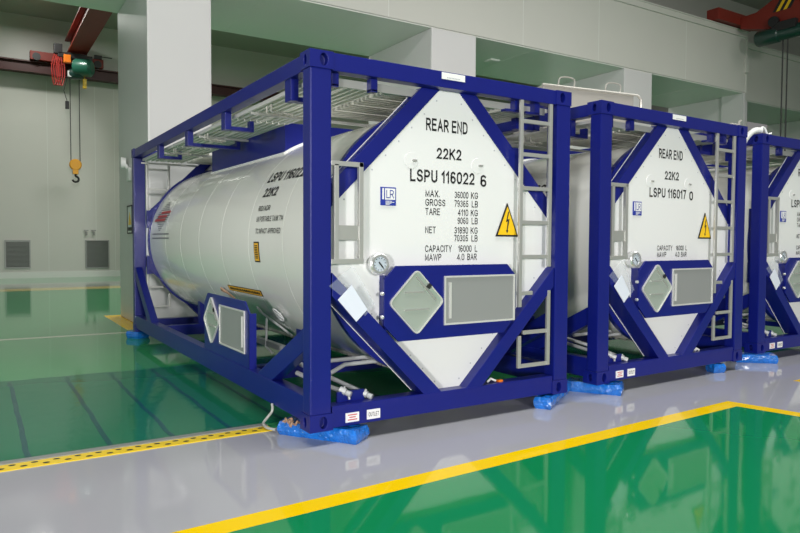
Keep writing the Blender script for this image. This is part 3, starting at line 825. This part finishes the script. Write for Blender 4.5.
    mk = mb.build('makers_mark', 'grey_ink', t)
    mb = MB()
    for a, y0, y1 in ((21.6, 5.40, 4.90), (18.6, 5.52, 5.05), (15.8, 5.65, 5.08)):
        y = y0
        while y > y1:
            mb.faces([side_point(y, R(a-1.0), RT+0.006), side_point(y-0.07, R(a-1.0), RT+0.006), side_point(y-0.09, R(a+1.0), RT+0.006), side_point(y-0.02, R(a+1.0), RT+0.006)], [(0, 1, 2, 3)]); y -= 0.085
    mb.build('mark_lettering', 'red_ink', mk)
    mb = MB()
    for a in (5.1, 2.0):
        mb.faces([side_point(5.65, R(a-0.45), RT+0.0045), side_point(4.72, R(a-0.45), RT+0.0045), side_point(4.72, R(a+0.45), RT+0.0045), side_point(5.65, R(a+0.45), RT+0.0045)], [(0, 1, 2, 3)])
    mb.build('mark_underline', 'grey_ink', t)
    return t

container('blue framed white tank container with end panel numbered 116022', (0, 0, 0), 0, '116022', '6')
container('blue framed white tank container with end panel numbered 116017', (2.885, 0.06, 0), R(2.0), '116017', '0', False)
container('blue framed white tank container with a white hose over its near top corner', (5.90, 0.30, 0), R(0.3), '', '')

# ------------------------------------------------------------------ blue wrapped timbers under the corners
def timber(label, p0, p1, w, h=0.098, group='blue wrapped timbers under the tank containers', z0=ZF):
    p0, p1 = Vector(p0).to_3d(), Vector(p1).to_3d(); d = (p1-p0); l = d.length; d.normalize(); nrm = Vector((-d.y, d.x, 0))
    bm = bmesh.new(); bmesh.ops.create_grid(bm, x_segments=1, y_segments=1, size=1); bm.free()
    mb = MB(); nx, ny, nz = max(3, int(l/0.05)), 4, 3
    def P(a, b, c):
        j = lambda: random.uniform(-0.004, 0.004)
        inset = 0.012 if (c in (0, 1) and (b in (0, 1) or a in (0, 1))) else 0.0
        zz = z0 + (h-(0.006 if 0.0 < a < 1.0 and random.random() < 0.4 else 0))*c if c > 0 else z0
        aa = a*(1-2*inset/l)+inset/l
        bb = b*(1-2*inset/w)+inset/w
        q = p0+d*(aa*l+j())+nrm*(bb*w+j())
        return Vector((q.x, q.y, zz))
    grid = {}
    for i in range(nx+1):
        for k in range(ny+1):
            for m_ in range(nz+1):
                if i in (0, nx) or k in (0, ny) or m_ in (0, nz):
                    grid[i, k, m_] = mb.bm.verts.new(P(i/nx, k/ny, m_/nz))
    def q(*ks): mb.bm.faces.new([grid[k] for k in ks])
    for i in range(nx):
        for k in range(ny):
            for m_ in (0, nz): q((i, k, m_), (i+1, k, m_), (i+1, k+1, m_), (i, k+1, m_))
        for m_ in range(nz):
            for k in (0, ny): q((i, k, m_), (i+1, k, m_), (i+1, k, m_+1), (i, k, m_+1))
    for k in range(ny):
        for m_ in range(nz):
            for i in (0, nx): q((i, k, m_), (i, k+1, m_), (i, k+1, m_+1), (i, k, m_+1))
    return tag(mb.build('support_timber', 'wrap', smooth=False), label, 'support block', group)
timber('blue plastic wrapped timber under the near left corner of container 116022, beside the yellow strip', (-0.07, 0.42), (0.30, -0.11), 0.20)
timber('blue plastic wrapped timber under the right front corner of container 116022', (2.155, -0.10), (2.80, 0.30), 0.15)
timber('blue plastic wrapped timber under the far left corner of container 116022, beside the white pillar', (-0.10, 6.07), (0.02, 5.87), 0.22)
timber('blue plastic wrapped timber under the near left corner of container 116017', (2.80, 0.36), (3.08, -0.06), 0.23)
timber('small blue wrapped block just in front of the right front corner of container 116017', (4.82, 0.15), (4.97, 0.11), 0.13, 0.098)
timber('long blue wrapped timber under the near left corner of the rightmost container', (5.66, 0.42), (6.00, 0.10), 0.24)

# scraps and hoses by the near corner
mb = MB()
for k in range(7):
    x, y = -0.03+random.uniform(-0.03, 0.05), 0.30+random.uniform(-0.10, 0.06)
    ang = random.uniform(0, 3)
    mb.tube([(x, y, 0.004), (x+0.02*math.cos(ang), y+0.02*math.sin(ang), 0.028), (x+0.05*math.cos(ang), y+0.05*math.sin(ang), 0.010)], 0.008, 6)
tag(mb.build('paper_scrap', 'brown'), 'crumpled brown scrap lying on the blue wrapped timber by the yellow strip', 'scrap')
mb = MB()
P_ = [(-0.014, 0.66, 0.07), (-0.02, 0.64, 0.02), (-0.05, 0.66, -0.03), (-0.09, 0.64, -0.065), (-0.10, 0.55, -0.075), (-0.06, 0.47, -0.078)]
def smooth_path(p, n=6):
    p = [Vector(q) for q in p]; out = []
    for i in range(len(p)-1):
        a, b, c, d = p[max(0, i-1)], p[i], p[i+1], p[min(len(p)-1, i+2)]
        for k in range(n):
            t = k/n
            out.append(0.5*((2*b)+(c-a)*t+(2*a-5*b+4*c-d)*t*t+(3*b-a-3*c+d)*t**3))
    return out+[p[-1]]
mb.tube(smooth_path(P_), 0.010, 8)
tag(mb.build('grey_hose', 'hose', smooth=True), 'short pale grey hose dropping from the bottom rail to the end of the yellow strip', 'hose')
# hose over the third container's corner
t3 = Matrix.Translation((5.90, 0.30, 0)) @ Matrix.Rotation(R(0.3), 4, 'Z')
mb = MB()
pts = [(-0.085, 0.20, 2.40), (-0.09, 0.17, 2.50), (-0.075, 0.12, 2.58), (-0.04, 0.07, 2.63), (0.05, 0.05, 2.632)]
mb.tube([t3 @ Vector(p) for p in smooth_path(pts)], 0.032, 12)
pts = [(0.05, 0.05, 2.635), (0.09, 0.06, 2.675), (0.13, 0.05, 2.66), (0.17, 0.04, 2.60), (0.25, 0.04, 2.615)]
mb.tube([t3 @ Vector(p) for p in smooth_path(pts)], 0.013, 8)
tag(mb.build('white_hose', 'white', smooth=True), 'white hose looped over the near top corner of the rightmost container', 'hose')
# clamp on the second container's right top corner
t2 = Matrix.Translation((2.885, 0.06, 0)) @ Matrix.Rotation(R(2.0), 4, 'Z')
mb = MB(); mb.tube([t2 @ Vector(p) for p in ((2.36, 0.05, 2.592), (2.36, 0.05, 2.64), (2.40, 0.05, 2.66))], 0.014, 8); mb.tube([t2 @ Vector(p) for p in ((2.20, 0.05, 2.605), (2.36, 0.05, 2.605))], 0.012, 8)
tag(mb.build('top_clamp', 'steel'), 'small steel clamp on the right top corner of container 116017', 'clamp')
# orange tag and white rag on the bottom beams
mb = MB(); mb.box(1.70, 1.745, 0.04, 0.07, 0.163, 0.178)
tag(mb.build('orange_tag', 'orange'), 'small orange tag lying on the bottom beam of container 116022', 'tag')
mb = MB(); mb.tube([(1.60, 0.06, 0.1735), (1.64, 0.07, 0.192), (1.68, 0.055, 0.1735)], 0.009, 6)
tag(mb.build('string_scrap', 'white'), 'short white cord end beside the orange tag on the bottom beam of container 116022', 'cord')
mb = MB(); p = t2 @ Vector((1.66, 0.06, 0.163)); mb.tube([p+Vector((-0.03, 0, 0.008)), p+Vector((0, 0, 0.028)), p+Vector((0.04, 0, 0.008))], 0.012, 6)
tag(mb.build('string_scrap', 'white'), 'short white cord end on the bottom beam of container 116017', 'cord')

# stainless tray standing on the second container's top
tr = thing('steel_tray', (3.08, 1.0, 2.46), 'long stainless steel tray with wire handles on top of container 116017', 'tray', R(-8.5))
mb = MB(); mb.box(0, 1.20, 0.0, 0.55, 0.0, 0.47); mb.build('tray_body', 'steel', tr, bevel=0.01)
mb = MB(); mb.tube([(-0.02, -0.012, 0.47), (1.24, -0.012, 0.47), (1.29, -0.012, 0.43), (1.29, -0.012, 0.30)], 0.014, 8); mb.build('tray_rim', 'steel', tr, smooth=True)
for x in (0.20, 0.82):
    MB().tube(smooth_path([(x, 0.02, 0.47), (x+0.03, 0.02, 0.57), (x+0.20, 0.02, 0.57), (x+0.20, 0.02, 0.47)], 4), 0.008, 6).build('wire_handle', 'steel', tr)

# ------------------------------------------------------------------ floor strip and protective film
s0, s1 = Vector((-6.0, 0.545)), Vector((-0.05, 0.545))
st = thing('edge_strip', (0, 0, ZF), 'yellow floor edging strip with a row of dark holes leading to the near container', 'edge strip')
mb = MB(); mb.box(-6.0, -0.05, 0.535, 0.655, 0.0, 0.006)
x = -5.95; k = 0; n0 = len(mb.bm.faces)
while x < -0.08:
    n_ = 12; y_ = 0.575 if k % 2 else 0.622
    mb.faces([(x+0.021*math.cos(2*math.pi*q/n_), y_+0.016*math.sin(2*math.pi*q/n_), 0.0066) for q in range(n_)], [tuple(range(n_))]); x += 0.062; k += 1
mb.bm.faces.ensure_lookup_table()
for f in mb.bm.faces[n0:]: f.material_index = 1
o = mb.build('strip_body', 'strip', st); o.data.materials.append(M['rubber'])
MB().box(-6.0, -0.05, 0.658, 0.725, 0.0, 0.012).build('metal_lip', 'louvre', st)
film_m = bpy.data.materials.new('blue_green_film'); film_m.use_nodes = True
b = film_m.node_tree.nodes['Principled BSDF']; b.inputs['Base Color'].default_value = (0.004, 0.19, 0.125, 1); b.inputs['Roughness'].default_value = 0.09; b.inputs['Alpha'].default_value = 0.55
nt = film_m.node_tree; n = nt.nodes.new('ShaderNodeTexNoise'); n.inputs['Scale'].default_value = 6; tcn = nt.nodes.new('ShaderNodeTexCoord')
nt.links.new(tcn.outputs['Object'], n.inputs['Vector']); bp = nt.nodes.new('ShaderNodeBump'); bp.inputs['Strength'].default_value = 0.12; bp.inputs['Distance'].default_value = 0.02
nt.links.new(n.outputs['Fac'], bp.inputs['Height']); nt.links.new(bp.outputs['Normal'], b.inputs['Normal'])
fl = thing('floor_film', (0, 0, ZF), 'thin blue green protective film laid over the green floor beside the yellow strip', 'floor film')
mb = MB(); nx = 40
pts = []
for k in range(nx+1):
    x = -6.0+7.2*k/nx
    pts += [(x, 0.73, 0.003), (x, 3.55-0.06*(x+1.6)/2+random.uniform(-0.02, 0.02), 0.003)]
mb.faces(pts, [(2*k, 2*k+2, 2*k+3, 2*k+1) for k in range(nx)])
mb.build('film_sheet', film_m, fl)
M['tape'] = mat('blue_film_tape', (0.010, 0.06, 0.17), 0.15, alpha=0.38)
for x in (-2.6, -2.1, -1.64, -1.14, -0.73, -0.31, 0.12):
    mb = MB(); n_ = 14; pts = []
    for k in range(n_+1):
        y = 0.74+2.72*k/n_; dx = random.uniform(-0.008, 0.008)
        pts += [(x+dx-0.018, y, 0.0045), (x+dx+0.018, y, 0.0045)]
    mb.faces(pts, [(2*k, 2*k+1, 2*k+3, 2*k+2) for k in range(n_)])
    mb.build('film_seam', 'tape', fl)

# ------------------------------------------------------------------ fittings on the far wall and pillar
def wall_vent(x0, x1, z0, z1, label):
    v = thing('wall_vent', ((x0+x1)/2, 23.46, z0), label, 'vent', group='vents low on the back wall')
    w = (x1-x0)/2; h = z1-z0
    mb = MB()
    for a, b_, c, d in ((-w, w, 0, 0.04), (-w, w, h-0.04, h), (-w, -w+0.04, 0.04, h-0.04), (w-0.04, w, 0.04, h-0.04)): mb.box(a, b_, -0.02, 0.04, c, d)
    mb.build('vent_frame', 'louvre', v)
    mb = MB(); z = 0.06
    while z < h-0.05:
        mb.bar((-w+0.04, 0.01, z), (w-0.04, 0.01, z), 0.05, 0.008, (0, -0.5, 1)); z += 0.045
    mb.box(-w+0.03, w-0.03, 0.03, 0.04, 0.03, h-0.03)
    mb.build('louvre_slats', 'louvre', v)
wall_vent(-1.04, -0.23, 0.26, 1.27, 'left one of the two grey louvred vents low on the back wall')
wall_vent(1.57, 2.40, 0.22, 1.28, 'right one of the two grey louvred vents low on the back wall, nearer the pillar')
for x, lab in ((1.60, 'left one of two small taps on the back wall'), (1.86, 'right one of two small taps on the back wall')):
    mb = MB(); mb.tube([(x, 23.48, 1.58), (x, 23.38, 1.58), (x, 23.36, 1.46)], 0.035, 8); mb.box(x-0.08, x+0.08, 23.40, 23.43, 1.62, 1.66)
    tag(mb.build('wall_tap', 'louvre'), lab, 'tap', 'small taps on the back wall')
# white fitting and small notice on the pillar's left face
ft = thing('emergency_lamp', (0.338, 8.1, 2.5), 'small white emergency lamp head on the left face of the white pillar', 'lamp')
mb = MB(); mb.box(-0.05, 0, -0.20, -0.02, -0.20, 0.02); mb.build('lamp_body', 'white', ft, bevel=0.01)
MB().lathe((-0.03, 0.10, 0.12), (-1, 0.2, 0.0), [(0, 0.05), (0.0, 0.09), (0.08, 0.10), (0.08, 0)], 20).build('lamp_head', 'white', ft)
MB().tube([(-0.02, -0.02, 0.0), (-0.04, 0.06, 0.08)], 0.03, 8).build('lamp_neck', 'white', ft)
MB().lathe((-0.045, 0.19, 0.11), (-1, 0.2, 0), [(0, 0.05), (0.02, 0.05), (0.02, 0)], 14).build('lamp_marking', 'green_ink', ft)
nb = thing('notice_board', (0.337, 8.02, 1.42), 'narrow framed notice with yellow triangle on the left face of the white pillar', 'notice')
MB().box(-0.012, 0.002, -0.20, 0.20, 0.0, 0.46).build('notice_sheet', 'white', nb)
MB().prism([(-0.014, -0.13, 0.14), (-0.014, 0.13, 0.14), (-0.014, 0.0, 0.36)], (0.002, 0, 0)).build('notice_triangle', 'yellow', nb)
mb = MB()
mb.box(-0.014, -0.012, -0.16, 0.16, 0.04, 0.10)
for a, b_, c, d in ((-0.21, 0.21, -0.01, 0.01), (-0.21, 0.21, 0.45, 0.47), (-0.21, -0.19, 0, 0.46), (0.19, 0.21, 0, 0.46)): mb.box(-0.02, 0.002, a, b_, c, d)
mb.build('notice_frame', 'black', nb)
# small ceiling fitting under the second soffit
mb = MB(); mb.box(7.95, 8.20, 7.7, 7.95, SOF-0.02, SOF)
mb.box(7.97, 8.18, 7.72, 7.93, SOF-0.03, SOF-0.02)
tag(mb.build('soffit_vent', 'skirting'), 'small pale square vent under the second soffit', 'vent')

# ------------------------------------------------------------------ cranes
def ibeam(mb, a, b, w, h, tf=0.05, tw=0.05):
    a, b = Vector(a), Vector(b); z = Vector((0, 0, 1))
    mb.bar(a+z*(h/2-tf/2), b+z*(h/2-tf/2), w, tf); mb.bar(a-z*(h/2-tf/2), b-z*(h/2-tf/2), w, tf); mb.bar(a, b, tw, h-2*tf)
rl = MB(); ibeam(rl, (-18, 23.0, 7.33), (32, 23.0, 7.33), 0.35, 0.40, 0.05, 0.12)
tag(rl.build('crane_rail', 'rail'), 'dark red crane runway beam along the back wall', 'crane rail')
cr = thing('overhead_crane', (1.1, 22.8, 7.53), 'red overhead crane with green hoist hanging at the back wall', 'crane')
mb = MB(); mb.box(-1.30, 1.06, -0.12, 0.18, 0.02, 0.32); mb.build('end_carriage', 'crane', cr, bevel=0.02)
for x in (-1.10, 0.86):
    MB().lathe((x, -0.14, 0.13), (0, 1, 0), [(0, 0), (0, 0.13), (0.34, 0.13), (0.34, 0)], 20).build('carriage_wheel', 'rubber', cr, smooth=True)
mb = MB(); mb.box(-0.18, 0.44, -13.4, 0.15, 0.30, 0.34); mb.box(0.0, 0.26, -13.4, 0.15, 0.34, 0.86); mb.box(-0.18, 0.44, -13.4, 0.15, 0.86, 0.90); mb.build('girder', 'crane', cr)
mb = MB(); mb.bar((0.9, -0.1, 0.42), (1.35, -0.1, 0.42), 0.03, 0.03); mb.box(0.75, 1.0, -0.14, 0.0, 0.32, 0.46); mb.build('buffer', 'rubber', cr)
h = MB(); h.lathe((0.0, -0.95, -0.28), (1, -0.5, 0), [(0, 0), (0, 0.26), (0.06, 0.30), (0.52, 0.30), (0.60, 0.22), (0.60, 0)], 28)
hh = h.build('hoist', 'hoist', cr, smooth=True)
MB().lathe((-0.14, -0.85, -0.50), (1, -0.5, 0), [(0, 0), (0, 0.16), (0.06, 0.18), (0.40, 0.18), (0.44, 0.10), (0.44, 0)], 24).build('hoist_motor', 'dkgreen', hh, smooth=True)
mb = MB(); mb.box(-0.50, 0.42, -0.86, -0.66, 0.06, 0.24); mb.box(-0.62, -0.36, -0.86, -0.62, 0.16, 0.50); mb.box(0.34, 0.60, -0.8, -0.6, -0.05, 0.22); mb.build('trolley', 'rubber', hh, bevel=0.02)
MB().box(-0.34, -0.12, -1.05, -0.85, -0.15, 0.12).build('limit_box', 'orange', hh, bevel=0.02)
MB().box(-0.22, -0.10, -1.02, -0.92, -0.62, -0.42).build('junction_box', 'white', hh)
mb = MB()
for x in (-0.14, 0.15): mb.tube([(x, -0.85, -0.55), (x, -0.85, -3.62)], 0.014, 6)
mb.build('hoist_rope', 'rubber', hh)
mb = MB(); mb.lathe((0.0, -0.93, -3.62), (0, 1, 0), [(0, 0), (0, 0.17), (0.04, 0.20), (0.12, 0.20), (0.16, 0.17), (0.16, 0)], 24); mb.box(-0.09, 0.09, -0.92, -0.78, -3.95, -3.62)
mb.build('hook_block', 'hookyel', hh, bevel=0.01)
mb = MB(); mb.tube([(0.0, -0.85, -3.93), (0.0, -0.85, -4.02)]+[(0.10*math.sin(k*0.3), -0.85, -4.12+0.10*math.cos(k*0.3)) for k in range(0, 16)], 0.035, 8)
mb.build('hook', 'rubber', hh, smooth=True)
mb = MB()
for k in range(4):
    x = -0.60+k*0.07; mb.tube(smooth_path([(x, -0.8, 0.14), (x-0.10, -0.82, -0.3), (x-0.03+0.02*k*0.3, -0.82, -0.92), (x+0.10, -0.8, -0.55), (x+0.06, -0.8, 0.10)], 5), 0.020, 6)
mb.build('cable_coil', 'redcable', cr, smooth=True)
mb = MB(); mb.tube([(-0.20, -0.9, -0.5), (-0.34, -0.9, -1.1), (-0.24, -0.9, -1.45)], 0.012, 6); mb.build('pendant_cable', 'rubber', cr)
MB().box(-0.30, -0.18, -0.95, -0.85, -1.72, -1.45).build('pendant_control', 'rubber', cr, bevel=0.02)
mb = MB(); mb.box(0.26, 0.38, -0.95, -0.83, -0.95, -0.62); mb.tube([(0.32, -0.89, -0.62), (0.32, -0.89, -0.40)], 0.02, 6)
mb.build('limit_weight', 'yellow', cr, bevel=0.01)

# crane over the containers
MB_r = MB(); MB_r.box(-16, XS, YF+0.02, YF+0.10, TOP+0.03, TOP+0.05)
tag(MB_r.build('crane_rail', 'rail'), 'flat crane rail on top of the ledge above the container row', 'crane rail')
cr = thing('overhead_crane', (15.42, 6.62, TOP+0.05), 'red overhead crane with black and yellow stripes above the rightmost container', 'crane')
MB().box(-0.98, 0.75, -0.20, 0.14, 0.0, 0.30).build('end_carriage', 'crane', cr, bevel=0.02)
mb = MB()
prof = [(-0.2, -0.10), (-0.2, 0.20), (-0.62, 0.22), (-1.45, 0.62), (-11.0, 0.66), (-11.0, -0.42), (-1.4, -0.42)]
mb.prism([(0.0, y, z) for y, z in prof], (0.34, 0, 0)); mb.build('girder', 'crane', cr, bevel=0.015)
# hazard stripes on the girder's left face
for i, y0 in enumerate((-1.05, -1.14, -1.23, -1.32, -1.41)):
    MB().prism([(-0.004, y0, 0.09), (-0.004, y0-0.09, 0.09), (-0.004, y0-0.27, 0.38), (-0.004, y0-0.18, 0.38)], (0.004, 0, 0)).build('hazard_stripe', 'black' if i % 2 == 0 else 'yellow', cr)
h = MB(); h.lathe((0.0, -0.66, -0.50), (0.06, -1, 0.02), [(0, 0), (0, 0.17), (0.05, 0.20), (0.55, 0.20), (0.58, 0.17), (1.2, 0.17), (1.22, 0.20), (1.7, 0.20), (1.75, 0.14), (1.75, 0)], 28)
hh = h.build('hoist', 'dkgreen', cr, smooth=True)
mb = MB(); mb.box(-0.14, 0.42, -1.7, -1.1, -0.44, -0.22); mb.lathe((-0.16, -1.15, -0.18), (1, 0, 0), [(0, 0), (0, 0.13), (0.1, 0.13), (0.1, 0)], 20); mb.build('trolley', 'rubber', hh, bevel=0.02)
mb = MB()
for y in (-1.31, -1.43): mb.tube([(0.05, y, -0.6), (0.05, y, -4.3)], 0.016, 6)
mb.build('hoist_rope', 'rubber', hh)
mb = MB(); mb.lathe((-0.03, -1.37, -4.40), (1, 0, 0), [(0, 0), (0, 0.15), (0.04, 0.18), (0.12, 0.18), (0.16, 0.15), (0.16, 0)], 24); mb.build('hook_block', 'hookyel', hh)
